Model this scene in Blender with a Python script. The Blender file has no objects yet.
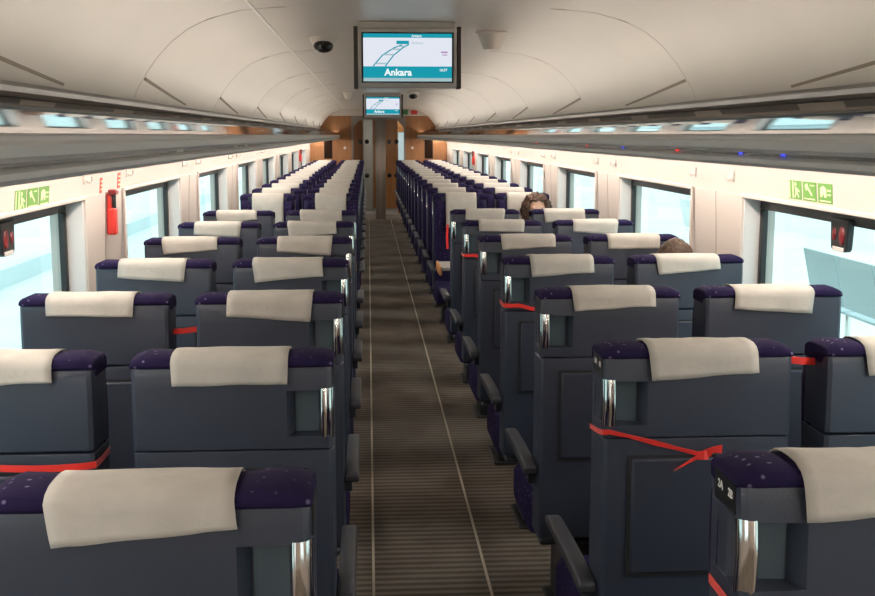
import bpy, bmesh, math, random
from mathutils import Vector, Matrix, noise
random.seed(7)
C = bpy.context.scene.collection
PI = math.pi

# ------------------------------------------------------------------ camera
W, H = 875, 596
FPX = 1105.0
CAM = Vector((-0.206, 0.0, 1.65))
VPX, VPY = 368.0, 135.0
cam_d = bpy.data.cameras.new('camera')
cam = bpy.data.objects.new('camera', cam_d)
C.objects.link(cam)
cam_d.sensor_width = 36.0
cam_d.lens = FPX / W * 36.0
cam_d.clip_start = 0.02
PITCH = math.atan((H / 2 - VPY) / FPX)
YAW = math.atan((W / 2 - VPX) / FPX * math.cos(PITCH))
cam.location = CAM
cam.rotation_euler = (PI / 2 - PITCH, 0, -YAW)
bpy.context.scene.camera = cam
CAMR = cam.rotation_euler.to_matrix()


def at(px, py, Y):
    """world point of a photo pixel on the plane y = Y"""
    d = CAMR @ Vector(((px - W / 2) / FPX, -(py - H / 2) / FPX, -1.0))
    return CAM + d * ((Y - CAM.y) / d.y)


# ------------------------------------------------------------------ materials
def new_mat(name):
    m = bpy.data.materials.new(name)
    m.use_nodes = True
    return m, m.node_tree.nodes, m.node_tree.links, m.node_tree.nodes['Principled BSDF']


def pbr(name, col, rough=0.5, metal=0.0, var=0.0, scale=20.0, bump=0.0, bscale=200.0, spec=0.5, sheen=0.0):
    m, N, L, b = new_mat(name)
    b.inputs['Base Color'].default_value = (*col, 1)
    b.inputs['Roughness'].default_value = rough
    b.inputs['Metallic'].default_value = metal
    b.inputs['Specular IOR Level'].default_value = spec
    if sheen:
        b.inputs['Sheen Weight'].default_value = sheen
    tc = N.new('ShaderNodeTexCoord')
    if var:
        n = N.new('ShaderNodeTexNoise')
        n.inputs['Scale'].default_value = scale
        n.inputs['Detail'].default_value = 4
        L.new(tc.outputs['Object'], n.inputs['Vector'])
        r = N.new('ShaderNodeValToRGB')
        r.color_ramp.elements[0].position = 0.3
        r.color_ramp.elements[1].position = 0.7
        r.color_ramp.elements[0].color = (*[c * (1 - var) for c in col], 1)
        r.color_ramp.elements[1].color = (*[min(1, c * (1 + var)) for c in col], 1)
        L.new(n.outputs['Fac'], r.inputs['Fac'])
        L.new(r.outputs['Color'], b.inputs['Base Color'])
    if bump:
        n2 = N.new('ShaderNodeTexNoise')
        n2.inputs['Scale'].default_value = bscale
        L.new(tc.outputs['Object'], n2.inputs['Vector'])
        bp = N.new('ShaderNodeBump')
        bp.inputs['Strength'].default_value = bump
        bp.inputs['Distance'].default_value = 0.002
        L.new(n2.outputs['Fac'], bp.inputs['Height'])
        L.new(bp.outputs['Normal'], b.inputs['Normal'])
    return m


def emit(name, col, s):
    m = bpy.data.materials.new(name)
    m.use_nodes = True
    N, L = m.node_tree.nodes, m.node_tree.links
    N.clear()
    e = N.new('ShaderNodeEmission')
    e.inputs['Color'].default_value = (*col, 1)
    e.inputs['Strength'].default_value = s
    o = N.new('ShaderNodeOutputMaterial')
    L.new(e.outputs[0], o.inputs[0])
    return m


def fabric_mat():
    m, N, L, b = new_mat('purple_dotted_moquette')
    b.inputs['Roughness'].default_value = 0.9
    b.inputs['Specular IOR Level'].default_value = 0.06
    tc = N.new('ShaderNodeTexCoord')
    v = N.new('ShaderNodeTexVoronoi')
    v.inputs['Scale'].default_value = 42
    L.new(tc.outputs['Object'], v.inputs['Vector'])
    r = N.new('ShaderNodeValToRGB')
    r.color_ramp.interpolation = 'LINEAR'
    r.color_ramp.elements[0].position = 0.10
    r.color_ramp.elements[0].color = (0.13, 0.11, 0.20, 1)
    r.color_ramp.elements[1].position = 0.17
    r.color_ramp.elements[1].color = (0.016, 0.0115, 0.042, 1)
    L.new(v.outputs['Distance'], r.inputs['Fac'])
    L.new(r.outputs['Color'], b.inputs['Base Color'])
    n = N.new('ShaderNodeTexNoise')
    n.inputs['Scale'].default_value = 400
    L.new(tc.outputs['Object'], n.inputs['Vector'])
    bp = N.new('ShaderNodeBump')
    bp.inputs['Strength'].default_value = 0.4
    bp.inputs['Distance'].default_value = 0.002
    L.new(n.outputs['Fac'], bp.inputs['Height'])
    L.new(bp.outputs['Normal'], b.inputs['Normal'])
    return m


def carpet_mat():
    m, N, L, b = new_mat('ribbed_brown_carpet')
    b.inputs['Roughness'].default_value = 0.95
    b.inputs['Specular IOR Level'].default_value = 0.1
    tc = N.new('ShaderNodeTexCoord')
    w = N.new('ShaderNodeTexWave')
    w.wave_type = 'BANDS'
    w.bands_direction = 'Y'
    w.inputs['Scale'].default_value = 6.2
    w.inputs['Distortion'].default_value = 0.5
    w.inputs['Detail'].default_value = 2
    w.inputs['Detail Scale'].default_value = 6
    L.new(tc.outputs['Object'], w.inputs['Vector'])
    r = N.new('ShaderNodeValToRGB')
    r.color_ramp.elements[0].position = 0.25
    r.color_ramp.elements[0].color = (0.098, 0.085, 0.073, 1)
    r.color_ramp.elements[1].position = 0.75
    r.color_ramp.elements[1].color = (0.190, 0.166, 0.140, 1)
    L.new(w.outputs['Fac'], r.inputs['Fac'])
    # broad random patches, darker than the rest
    n = N.new('ShaderNodeTexNoise')
    n.inputs['Scale'].default_value = 2.4
    n.inputs['Detail'].default_value = 3
    L.new(tc.outputs['Object'], n.inputs['Vector'])
    r2 = N.new('ShaderNodeValToRGB')
    r2.color_ramp.elements[0].position = 0.36
    r2.color_ramp.elements[0].color = (0.55, 0.5, 0.47, 1)
    r2.color_ramp.elements[1].position = 0.6
    r2.color_ramp.elements[1].color = (1, 1, 1, 1)
    L.new(n.outputs['Fac'], r2.inputs['Fac'])
    mx = N.new('ShaderNodeMixRGB')
    mx.blend_type = 'MULTIPLY'
    mx.inputs['Fac'].default_value = 0.8
    L.new(r.outputs['Color'], mx.inputs[1])
    L.new(r2.outputs['Color'], mx.inputs[2])
    L.new(mx.outputs[0], b.inputs['Base Color'])
    bp = N.new('ShaderNodeBump')
    bp.inputs['Strength'].default_value = 0.5
    bp.inputs['Distance'].default_value = 0.006
    L.new(w.outputs['Fac'], bp.inputs['Height'])
    L.new(bp.outputs['Normal'], b.inputs['Normal'])
    return m


def wood_mat(name, c0, c1):
    m, N, L, b = new_mat(name)
    b.inputs['Roughness'].default_value = 0.4
    tc = N.new('ShaderNodeTexCoord')
    mp = N.new('ShaderNodeMapping')
    mp.inputs['Scale'].default_value = (14, 14, 1.2)
    L.new(tc.outputs['Object'], mp.inputs['Vector'])
    n = N.new('ShaderNodeTexNoise')
    n.inputs['Scale'].default_value = 2.5
    n.inputs['Detail'].default_value = 5
    L.new(mp.outputs[0], n.inputs['Vector'])
    r = N.new('ShaderNodeValToRGB')
    r.color_ramp.elements[0].position = 0.3
    r.color_ramp.elements[0].color = (*c0, 1)
    r.color_ramp.elements[1].position = 0.7
    r.color_ramp.elements[1].color = (*c1, 1)
    L.new(n.outputs['Fac'], r.inputs['Fac'])
    L.new(r.outputs['Color'], b.inputs['Base Color'])
    return m


def glass_mat(name, tint, gloss):
    m = bpy.data.materials.new(name)
    m.use_nodes = True
    N, L = m.node_tree.nodes, m.node_tree.links
    N.clear()
    t = N.new('ShaderNodeBsdfTransparent')
    t.inputs[0].default_value = (*tint, 1)
    g = N.new('ShaderNodeBsdfGlossy')
    g.inputs['Roughness'].default_value = 0.02
    g.inputs['Color'].default_value = (0.9, 0.95, 0.97, 1)
    fr = N.new('ShaderNodeFresnel')
    fr.inputs['IOR'].default_value = 1.45
    ml = N.new('ShaderNodeMath')
    ml.operation = 'MULTIPLY'
    L.new(fr.outputs[0], ml.inputs[0])
    ge = N.new('ShaderNodeNewGeometry')       # reflect on the outer face of the pane only
    fm = N.new('ShaderNodeMath')
    fm.operation = 'MULTIPLY_ADD'
    fm.inputs[1].default_value = -gloss
    fm.inputs[2].default_value = gloss
    L.new(ge.outputs['Backfacing'], fm.inputs[0])
    L.new(fm.outputs[0], ml.inputs[1])
    mx = N.new('ShaderNodeMixShader')
    L.new(ml.outputs[0], mx.inputs[0])
    L.new(t.outputs[0], mx.inputs[1])
    L.new(g.outputs[0], mx.inputs[2])
    o = N.new('ShaderNodeOutputMaterial')
    L.new(mx.outputs[0], o.inputs[0])
    return m


M = {}
M['shell'] = pbr('slate_seat_plastic', (0.024, 0.032, 0.053), 0.42, var=0.10, scale=6, bump=0.25, bscale=500)
M['recess'] = pbr('glossy_slate_plastic', (0.075, 0.11, 0.135), 0.25)
M['tray'] = pbr('slate_tray_plastic', (0.022, 0.029, 0.049), 0.45, bump=0.25, bscale=500)
M['groove'] = pbr('dark_groove', (0.008, 0.009, 0.012), 0.7)
M['fabric'] = fabric_mat()
M['cover'] = pbr('nonwoven_headrest_cover', (0.43, 0.41, 0.375), 0.9, var=0.08, scale=14, bump=0.5, bscale=60, spec=0.1)
M['chrome'] = pbr('polished_steel', (0.75, 0.72, 0.68), 0.12, 1.0)
M['arm'] = pbr('dark_armrest_plastic', (0.030, 0.033, 0.043), 0.45)
M['pedestal'] = pbr('dark_pedestal_steel', (0.02, 0.021, 0.025), 0.5)
M['plate'] = pbr('black_number_plate', (0.01, 0.011, 0.014), 0.35)
M['white_ink'] = pbr('white_print', (0.75, 0.75, 0.72), 0.6)
M['carpet'] = carpet_mat()
M['seam'] = pbr('cream_carpet_edging', (0.42, 0.36, 0.28), 0.7)
M['ceiling'] = pbr('cream_ceiling_panel', (0.60, 0.555, 0.50), 0.38, var=0.03, scale=1.5)
M['joint'] = pbr('ceiling_joint', (0.46, 0.42, 0.375), 0.7)
M['vent'] = pbr('brown_slot', (0.24, 0.19, 0.14), 0.6)
M['bead'] = pbr('pale_bead', (0.78, 0.75, 0.70), 0.4)
M['wall'] = pbr('warm_white_wall', (0.53, 0.47, 0.43), 0.5, var=0.03, scale=2)
M['wallseam'] = pbr('wall_seam', (0.22, 0.19, 0.17), 0.7)
M['lowwall'] = pbr('grey_lower_wall', (0.30, 0.28, 0.27), 0.6)
M['reveal'] = pbr('pale_window_reveal', (0.62, 0.60, 0.59), 0.45)
M['gasket'] = pbr('black_gasket', (0.008, 0.008, 0.009), 0.4)
M['glass'] = glass_mat('tinted_glass', (0.90, 0.985, 0.98), 0.6)
M['clear'] = glass_mat('clear_door_glass', (0.85, 0.88, 0.86), 1.0)
M['lip'] = pbr('satin_grey_rack', (0.68, 0.66, 0.645), 0.38, 0.0)
M['pale_patch'] = pbr('pale_reflection_and_indicator', (0.70, 0.65, 0.60), 0.35)  # colours the painted rack reflections and the pale left indicators
M['rail'] = pbr('dark_grey_rail', (0.22, 0.215, 0.21), 0.3, 0.2)
M['slot'] = pbr('black_slot', (0.012, 0.012, 0.014), 0.3)
M['mirror'] = pbr('mirror_rack_back', (0.62, 0.66, 0.68), 0.04, 1.0)
M['shelf'] = pbr('rack_shelf', (0.45, 0.43, 0.41), 0.35)
M['lamp'] = emit('warm_light_strip', (1.0, 0.88, 0.77), 50.0)
M['added_uplamp'] = emit('added_ceiling_glow', (1.0, 0.87, 0.74), 15.5)  # glow of the strip added to light the ceiling
M['wood'] = wood_mat('orange_brown_veneer', (0.27, 0.115, 0.040), (0.36, 0.165, 0.062))
M['orangewood'] = wood_mat('honey_table_veneer', (0.50, 0.20, 0.065), (0.60, 0.27, 0.10))
M['steel'] = pbr('brushed_door_steel', (0.27, 0.24, 0.21), 0.4, 0.4)
M['dark'] = pbr('dark_hatch', (0.020, 0.009, 0.005), 0.8, spec=0.1)
M['silver'] = pbr('silver_bezel', (0.58, 0.54, 0.50), 0.4, 0.1)
M['monside'] = pbr('brown_monitor_side', (0.06, 0.045, 0.038), 0.5)
M['white'] = pbr('white_plastic', (0.72, 0.66, 0.60), 0.4)
M['black'] = pbr('black_plastic', (0.012, 0.012, 0.013), 0.25)
M['red'] = pbr('red_plastic', (0.62, 0.035, 0.025), 0.4)
M['darkred'] = pbr('dark_red_plastic', (0.16, 0.008, 0.012), 0.3)
M['ribbon'] = pbr('red_satin_tape', (0.75, 0.028, 0.02), 0.35, sheen=0.3)
M['green'] = pbr('green_sign', (0.11, 0.27, 0.045), 0.5)
M['signwhite'] = pbr('pale_sign', (0.62, 0.68, 0.42), 0.5)
M['exitgreen'] = pbr('exit_green', (0.03, 0.20, 0.06), 0.5)
M['skin'] = pbr('skin', (0.55, 0.32, 0.22), 0.5)
M['hair'] = pbr('brown_curly_hair', (0.055, 0.022, 0.009), 0.6, var=0.6, scale=40, bump=1.0, bscale=60)
M['hair2'] = pbr('chestnut_hair', (0.045, 0.022, 0.010), 0.7, var=0.5, scale=60, bump=1.0, bscale=90)
M['jacket'] = pbr('dark_green_jacket', (0.03, 0.04, 0.035), 0.8)
M['jacket2'] = pbr('grey_jumper', (0.06, 0.06, 0.065), 0.9)
M['trousers'] = pbr('dark_trousers', (0.018, 0.02, 0.03), 0.85)
M['eye'] = pbr('eye_white', (0.7, 0.68, 0.65), 0.2)
M['lips'] = pbr('lip_skin', (0.42, 0.16, 0.13), 0.45)
M['plat'] = pbr('pale_platform', (0.80, 0.82, 0.82), 0.7, var=0.06, scale=1.2)
M['platline'] = pbr('white_platform_line', (0.90, 0.90, 0.88), 0.7)
M['track'] = pbr('pale_ballast', (0.42, 0.43, 0.43), 0.9, var=0.2, scale=8)
M['bldg'] = pbr('pale_blue_cladding', (0.72, 0.80, 0.82), 0.6, var=0.05, scale=0.6)
M['bench'] = pbr('perforated_bench_steel', (0.42, 0.50, 0.52), 0.4, 0.3)
M['benchw'] = pbr('white_bench', (0.88, 0.90, 0.90), 0.5)
M['vestwall'] = pbr('vestibule_grey', (0.32, 0.30, 0.28), 0.5)
M['scr_white'] = emit('screen_white', (0.80, 0.84, 0.93), 0.95)
M['scr_teal'] = emit('screen_teal', (0.012, 0.34, 0.44), 0.95)
M['scr_text'] = emit('screen_text', (0.85, 0.95, 0.95), 1.0)
M['scr_grey'] = emit('screen_grey', (0.40, 0.58, 0.62), 0.9)
M['scr_mag'] = emit('screen_magenta', (0.45, 0.20, 0.50), 0.9)
M['led_red'] = emit('led_red', (1.0, 0.05, 0.04), 1.5)
M['led_blue'] = emit('led_blue', (0.06, 0.08, 1.0), 1.5)
M['vest_lamp'] = emit('vestibule_lamp', (1.0, 0.93, 0.85), 9.0)
M['vest_pane'] = emit('vestibule_daylight', (0.80, 0.93, 1.0), 0.8)


# ------------------------------------------------------------------ mesh builder
class MB:
    def __init__(s):
        s.v, s.f, s.mi = [], [], []

    def add(s, vs, fs, mi=0):
        o = len(s.v)
        s.v += [tuple(v) for v in vs]
        s.f += [tuple(i + o for i in f) for f in fs]
        s.mi += [mi] * len(fs)
        return s

    def box(s, x0, x1, y0, y1, z0, z1, mi=0):
        vs = [(x, y, z) for x in (x0, x1) for y in (y0, y1) for z in (z0, z1)]
        return s.add(vs, [(0, 1, 3, 2), (4, 6, 7, 5), (0, 4, 5, 1), (2, 3, 7, 6), (0, 2, 6, 4), (1, 5, 7, 3)], mi)

    def loft(s, rings, closed=True, cap=True, mi=0):
        n = len(rings[0])
        vs = [p for r in rings for p in r]
        fs = []
        for i in range(len(rings) - 1):
            for j in range(n if closed else n - 1):
                a, b = i * n + j, i * n + (j + 1) % n
                fs.append((a, b, b + n, a + n))
        if cap and closed:
            fs.append(tuple(range(n))[::-1])
            fs.append(tuple(range((len(rings) - 1) * n, len(rings) * n)))
        return s.add(vs, fs, mi)

    def tube(s, pts, r, n=10, mi=0, cap=True, flat=1.0):
        rings = []
        P = [Vector(p) for p in pts]
        for i, p in enumerate(P):
            t = (P[min(i + 1, len(P) - 1)] - P[max(i - 1, 0)]).normalized()
            up = Vector((0, 0, 1)) if abs(t.z) < 0.9 else Vector((0, 1, 0))
            u = t.cross(up).normalized()
            w = u.cross(t).normalized()
            rr = r[i] if isinstance(r, (list, tuple)) else r
            rings.append([p + u * (rr * math.cos(2 * PI * k / n)) + w * (rr * flat * math.sin(2 * PI * k / n)) for k in range(n)])
        return s.loft(rings, True, cap, mi)

    def lathe(s, prof, n=20, M4=None, mi=0):
        rings = []
        for (r, z) in prof:
            rings.append([Vector((r * math.cos(2 * PI * k / n), r * math.sin(2 * PI * k / n), z)) for k in range(n)])
        if M4 is not None:
            rings = [[M4 @ p for p in r] for r in rings]
        return s.loft(rings, True, True, mi)

    def ribbon(s, pts, width, thick, side, mi=0):
        """flat band along pts; side = list of width directions"""
        P = [Vector(p) for p in pts]
        rings = []
        for i, p in enumerate(P):
            t = (P[min(i + 1, len(P) - 1)] - P[max(i - 1, 0)]).normalized()
            w = Vector(side[i] if isinstance(side, list) else side)
            w = (w - t * w.dot(t)).normalized()
            nrm = t.cross(w)
            a, b = w * width / 2, nrm * thick / 2
            rings.append([p - a - b, p + a - b, p + a + b, p - a + b])
        return s.loft(rings, True, True, mi)

    def mesh(s, name, mats, smooth=35):
        me = bpy.data.meshes.new(name)
        me.from_pydata(s.v, [], s.f)
        bm = bmesh.new()
        bm.from_mesh(me)
        for f, mi in zip(bm.faces, s.mi):
            f.material_index = mi
        bmesh.ops.recalc_face_normals(bm, faces=bm.faces[:])
        bm.to_mesh(me)
        bm.free()
        for m in (mats if isinstance(mats, (list, tuple)) else [mats]):
            me.materials.append(m)
        if smooth:
            me.shade_smooth()
            me.set_sharp_from_angle(angle=math.radians(smooth))
        return me

    def build(s, name, mats, parent=None, smooth=35, bevel=0.0, seg=2, label=None):
        me = s.mesh(name, mats, smooth)
        return link(name, me, parent, bevel, seg, label)


def link(name, me, parent=None, bevel=0.0, seg=2, label=None):
    o = bpy.data.objects.new(name, me)
    C.objects.link(o)
    if parent:
        o.parent = parent
    if bevel:
        b = o.modifiers.new('bevel', 'BEVEL')
        b.width = bevel
        b.segments = seg
        b.limit_method = 'ANGLE'
        b.angle_limit = math.radians(40)
        b.harden_normals = False
    if label:
        o['label'] = label
    return o


def empty(name, loc, rz=0.0):
    o = bpy.data.objects.new(name, None)
    C.objects.link(o)
    o.empty_display_size = 0.1
    o.location = loc
    o.rotation_euler = (0, 0, rz)
    return o


def tag(o, label, cat, group=None):
    o['label'] = label
    o['category'] = cat
    if group:
        o['group'] = group
    return o


def struct(o):
    o['kind'] = 'structure'
    return o


def text_mb(body, size, depth=0.0006, bold=0.0, align='CENTER'):
    cu = bpy.data.curves.new('lettering', 'FONT')
    cu.body = body
    cu.size = size
    cu.extrude = depth / 2
    cu.offset = bold
    cu.align_x = align
    cu.resolution_u = 3
    o = bpy.data.objects.new('lettering', cu)
    C.objects.link(o)
    dg = bpy.context.evaluated_depsgraph_get()
    dg.update()
    me = bpy.data.meshes.new_from_object(o.evaluated_get(dg))
    vs = [v.co.copy() for v in me.vertices]
    fs = [tuple(p.vertices) for p in me.polygons]
    bpy.data.objects.remove(o)
    bpy.data.meshes.remove(me)
    bpy.data.curves.remove(cu)
    return vs, fs


# ------------------------------------------------------------------ room shell
Y0, Y1 = -3.0, 21.9            # car body
WP = 2.25                      # window period
WN0, WLEN = 5.20, 1.52         # near edge and length of an opening
ZT, ZB = 1.405, 0.70           # window opening top / bottom
AW = 1.345                     # wall plane at window top
AWB = 1.375                    # wall plane at window bottom

fl = MB().box(-1.40, 1.40, Y0, Y1, -0.05, 0.0).build('floor', M['carpet'], smooth=0)
struct(fl)
for i, x in enumerate((-0.20, 0.228)):
    struct(MB().box(x - 0.005, x + 0.005, Y0, Y1 - 0.02, 0.0, 0.003).build('trim_%d' % (i + 1), M['seam'], smooth=0))

CEIL = [(0, 2.155), (0.30, 2.153), (0.56, 2.145), (0.70, 2.132), (0.82, 2.100), (0.90, 2.062), (0.97, 2.010), (1.03, 1.945), (1.075, 1.88), (1.105, 1.83), (1.125, 1.785)]


def ceil_at(a):
    for (a0, z0), (a1, z1) in zip(CEIL, CEIL[1:]):
        if a0 <= a <= a1:
            return z0 + (z1 - z0) * (a - a0) / (a1 - a0)
    return CEIL[-1][1]


def ceil_az(z):
    for (a0, z0), (a1, z1) in zip(CEIL, CEIL[1:]):
        if z1 <= z <= z0:
            return a0 + (a1 - a0) * (z0 - z) / (z0 - z1)
    return CEIL[-1][0]


prof = [(-a, z) for a, z in CEIL[::-1]] + [(a, z) for a, z in CEIL[1:]]
outer = [(1.125, 2.30), (-1.125, 2.30)]
ring = prof + outer
cl = MB().loft([[(x, y, z) for x, z in ring] for y in (Y0, Y1)]).build('ceiling', M['ceiling'], smooth=40)
struct(cl)

tn = 3
# transverse joints and the long bead along the left of the flat centre panel
for k in range(-1, 8):
    yj = 4.47 + WP * k
    if yj > Y1 - 0.3 or yj < 0.5:
        continue
    for s in (-1, 1):
        pts = [(a, ceil_at(a)) for a in (0.52, 0.60, 0.70, 0.78, 0.84, 0.90, 0.97, 1.03, 1.075, 1.105, 1.12)]
        r0 = []
        mb = MB()
        rings = []
        for a, z in pts:
            rings.append([(s * a, yj - 0.0025, z + 0.002), (s * a, yj + 0.0025, z + 0.002), (s * a, yj + 0.0025, z - 0.0012), (s * a, yj - 0.0025, z - 0.0012)])
        struct(mb.loft(rings).build('trim_%d' % tn, M['joint'], smooth=0))
        tn += 1
        # slanted slot that runs from the joint down to the rack
        mb = MB()
        rings = []
        for q in range(9):
            t = q / 8
            z = 1.864 - t * 0.068
            a = ceil_az(z)
            y = yj + 0.02 + t * 1.20
            h = 0.0075 + 0.0025 * (1 - t)
            a2 = ceil_az(z + h)
            rings.append([(s * (a2 + .004), y, z + h), (s * (a2 - .003), y, z + h), (s * (a - .003), y, z), (s * (a + .004), y, z)])
        struct(mb.loft(rings).build('trim_%d' % tn, M['vent'], smooth=0))
        tn += 1
zb = ceil_at(0.646)
struct(MB().box(-0.651, -0.640, Y0, Y1 - 0.02, zb - 0.003, zb + 0.004).build('trim_%d' % tn, M['bead'], smooth=0))
tn += 1

openings = [(WN0 + WP * k, WN0 + WP * k + WLEN) for k in range(-3, 7)]
HEAD = [(1.16, 1.625), (1.25, 1.605), (1.31, 1.565), (1.336, 1.505), (AW, ZT)]
for s, nm in ((-1, 'wall_left'), (1, 'wall_right')):
    mb = MB()
    # header over the windows (closed section)
    sec = [(s * a, z) for a, z in HEAD] + [(s * 1.47, ZT), (s * 1.47, 1.80), (s * 1.16, 1.80)]
    mb.loft([[(x, y, z) for x, z in sec] for y in (Y0, Y1)])
    # lower wall
    sec = [(s * AWB, ZB), (s * 1.385, 0.30), (s * 1.385, 0.0), (s * 1.47, 0.0), (s * 1.47, ZB)]
    mb.loft([[(x, y, z) for x, z in sec] for y in (Y0, Y1)])
    # pillars
    edges = [Y0] + [e for o in openings for e in o] + [Y1]
    for i in range(0, len(edges), 2):
        a, b = edges[i], edges[i + 1]
        if b - a < 0.02:
            continue
        rings = []
        for t in range(5):
            z = ZT + (ZB - ZT) * t / 4
            xa = AW + (AWB - AW) * t / 4
            rings.append([(s * xa, a, z), (s * (xa - 0.012), a + 0.05, z), (s * (xa - 0.012), b - 0.05, z), (s * xa, b, z), (s * 1.47, b, z), (s * 1.47, a, z)])
        mb.loft(rings)
    struct(mb.build(nm, M['wall'], smooth=30))
    struct(MB().box(min(s * 1.33, s * 1.386), max(s * 1.33, s * 1.386), Y0, Y1 - 0.02, 0.0, 0.16).build('baseboard_' + nm[5:], M['lowwall'], bevel=0.012))
    for i in range(2, len(edges) - 2, 2):
        ym = (edges[i] + edges[i + 1]) / 2
        sec = [[(s * (AW - 0.0135), ym - 0.002, ZT), (s * (AW - 0.0135), ym + 0.002, ZT), (s * (AW - 0.010), ym + 0.002, ZT), (s * (AW - 0.010), ym - 0.002, ZT)],
               [(s * (AWB - 0.0135), ym - 0.002, ZB), (s * (AWB - 0.0135), ym + 0.002, ZB), (s * (AWB - 0.010), ym + 0.002, ZB), (s * (AWB - 0.010), ym - 0.002, ZB)]]
        struct(MB().loft(sec).build('trim_%d' % tn, M['wallseam'], smooth=0))
        tn += 1

wn = 1
for s in (-1, 1):
    for (a, b) in openings:
        if b < 0.5:
            continue
        w = struct(empty('window_%d' % wn, (s * 1.40, (a + b) / 2, ZB)))
        wn += 1
        c = (a + b) / 2
        hl = (b - a) / 2
        x = lambda v: s * v - s * 1.40
        # reveal lining with a stepped edge trim
        mb = MB()
        i0, i1 = 0.0, 0.012

        def frame(x0, x1, y0, y1, z0, z1, w0, mbb, top=None):
            top = top or w0
            xa, xb = min(x0, x1), max(x0, x1)
            mbb.box(xa, xb, y0, y1, z1 - top, z1)
            mbb.box(xa, xb, y0, y1, z0, z0 + w0)
            mbb.box(xa, xb, y0, y0 + w0, z0 + w0, z1 - top)
            mbb.box(xa, xb, y1 - w0, y1, z0 + w0, z1 - top)
        frame(x(1.335), x(1.410), -hl, hl, 0, ZT - ZB, 0.010, mb)
        mb.build('reveal', M['reveal'], w, bevel=0.003)
        mb = MB()
        frame(x(1.326), x(1.340), -hl - 0.014, hl + 0.014, -0.012, ZT - ZB + 0.006, 0.016, mb)
        mb.build('edge_trim', M['wall'], w, bevel=0.003)
        mb = MB()
        frame(x(1.402), x(1.428), -hl + 0.008, hl - 0.008, 0.008, ZT - ZB - 0.008, 0.030, mb, top=0.048)
        mb.build('gasket', M['gasket'], w, bevel=0.004)
        MB().box(min(x(1.420), x(1.426)), max(x(1.420), x(1.426)), -hl + 0.03, hl - 0.03, 0.03, ZT - ZB - 0.04).build('pane', M['glass'], w, smooth=0)

# rear wall behind the camera
struct(MB().box(-1.47, 1.47, Y0 - 0.1, Y0, 0, 2.3).build('wall_rear', M['wall'], smooth=0))

# far end wall with portal
DW, DH = 0.53, 2.0
mb = MB()
for s in (-1, 1):
    mb.box(min(s * DW, s * 1.47), max(s * DW, s * 1.47), Y1, Y1 + 0.08, 0, 2.02)
struct(mb.build('wall_end', M['wood'], smooth=0))
struct(MB().box(-1.47, 1.47, Y1 - 0.01, Y1 + 0.08, 2.02, 2.30).build('wall_end_header', M['ceiling'], smooth=0))
struct(MB().box(-DW, DW, Y1, Y1 + 0.08, DH, 2.02).build('trim_%d' % tn, M['steel'], smooth=0))
tn += 1
d = struct(empty('door_1', (0, Y1 + 0.02, 0)))
mb = MB()
mb.box(-DW, -DW + 0.035, -0.03, 0.05, 0, DH)
mb.box(DW - 0.035, DW, -0.03, 0.05, 0, DH)
mb.box(-DW + 0.035, DW - 0.035, -0.03, 0.05, DH - 0.06, DH)
for s in (-1, 1):   # chamfered upper corners of the portal
    mb.add([(s * (DW - 0.035), y, DH - 0.06) for y in (-0.03, 0.05)] + [(s * (DW - 0.035), y, DH - 0.20) for y in (-0.03, 0.05)] + [(s * (DW - 0.16), y, DH - 0.06) for y in (-0.03, 0.05)],
           [(0, 2, 4), (1, 5, 3), (0, 1, 3, 2), (2, 3, 5, 4), (4, 5, 1, 0)])
mb.build('door_frame', M['steel'], d, smooth=0)
MB().box(-0.065, 0.03, 0.0, 0.03, 0, DH - 0.06).build('door_stile', M['steel'], d, bevel=0.004)
MB().box(0.034, 0.135, 0.012, 0.042, 0, DH - 0.06).build('door_stile', M['steel'], d, bevel=0.004)
MB().box(-DW + 0.035, -0.065, 0.010, 0.018, 0.10, DH - 0.06).build('glass_leaf', M['clear'], d, smooth=0)
MB().box(0.135, DW - 0.035, 0.022, 0.030, 0.10, DH - 0.06).build('glass_leaf', M['clear'], d, smooth=0)
MB().box(-DW + 0.035, -0.065, 0.004, 0.024, 0.0, 0.10).build('kick_rail', M['silver'], d, smooth=0)
MB().box(0.135, DW - 0.035, 0.016, 0.036, 0.0, 0.10).build('kick_rail', M['silver'], d, smooth=0)
rx = Matrix.Rotation(PI / 2, 4, 'X')
for (xx, zz) in ((-0.36, 1.52), (-0.23, 1.52), (0.21, 1.52), (0.35, 1.52), (-0.23, 0.86), (0.21, 0.86), (0.35, 0.86)):
    MB().lathe([(0.0, 0.0), (0.045, 0.0), (0.045, 0.012), (0.0, 0.016)], 14, Matrix.Translation((xx, 0.004 if xx < 0 else 0.016, zz)) @ rx).build('glass_clamp', M['black'], d)
# hatches and small fittings on the wood wall
for s in (-1, 1):
    hx = s * 0.985
    h = tag(empty('wall_hatch', (hx, Y1 - 0.001, 1.20)), 'narrow dark hatch on the wood end wall %s of the door' % ('left' if s < 0 else 'right'), 'hatch')
    MB().box(-0.075, 0.075, -0.012, 0.0, 0, 0.42).build('panel', M['dark'], h, bevel=0.004)
    MB().box(-0.085, 0.085, -0.006, 0.0, -0.01, 0.43).build('surround', M['monside'], h, bevel=0.002)
    b = tag(empty('door_button', (s * 0.66, Y1, 1.40)), 'small round pale button on the wood end wall %s of the glass door' % ('left' if s < 0 else 'right'), 'button')
    MB().lathe([(0, -.006), (0.03, -.006), (0.03, 0.012), (0, 0.014)], 14, rx).build('collar', M['silver'], b)
    MB().lathe([(0, 0.012), (0.02, 0.012), (0.018, 0.02), (0, 0.021)], 14, rx).build('push_disc', M['white'], b)

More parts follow.
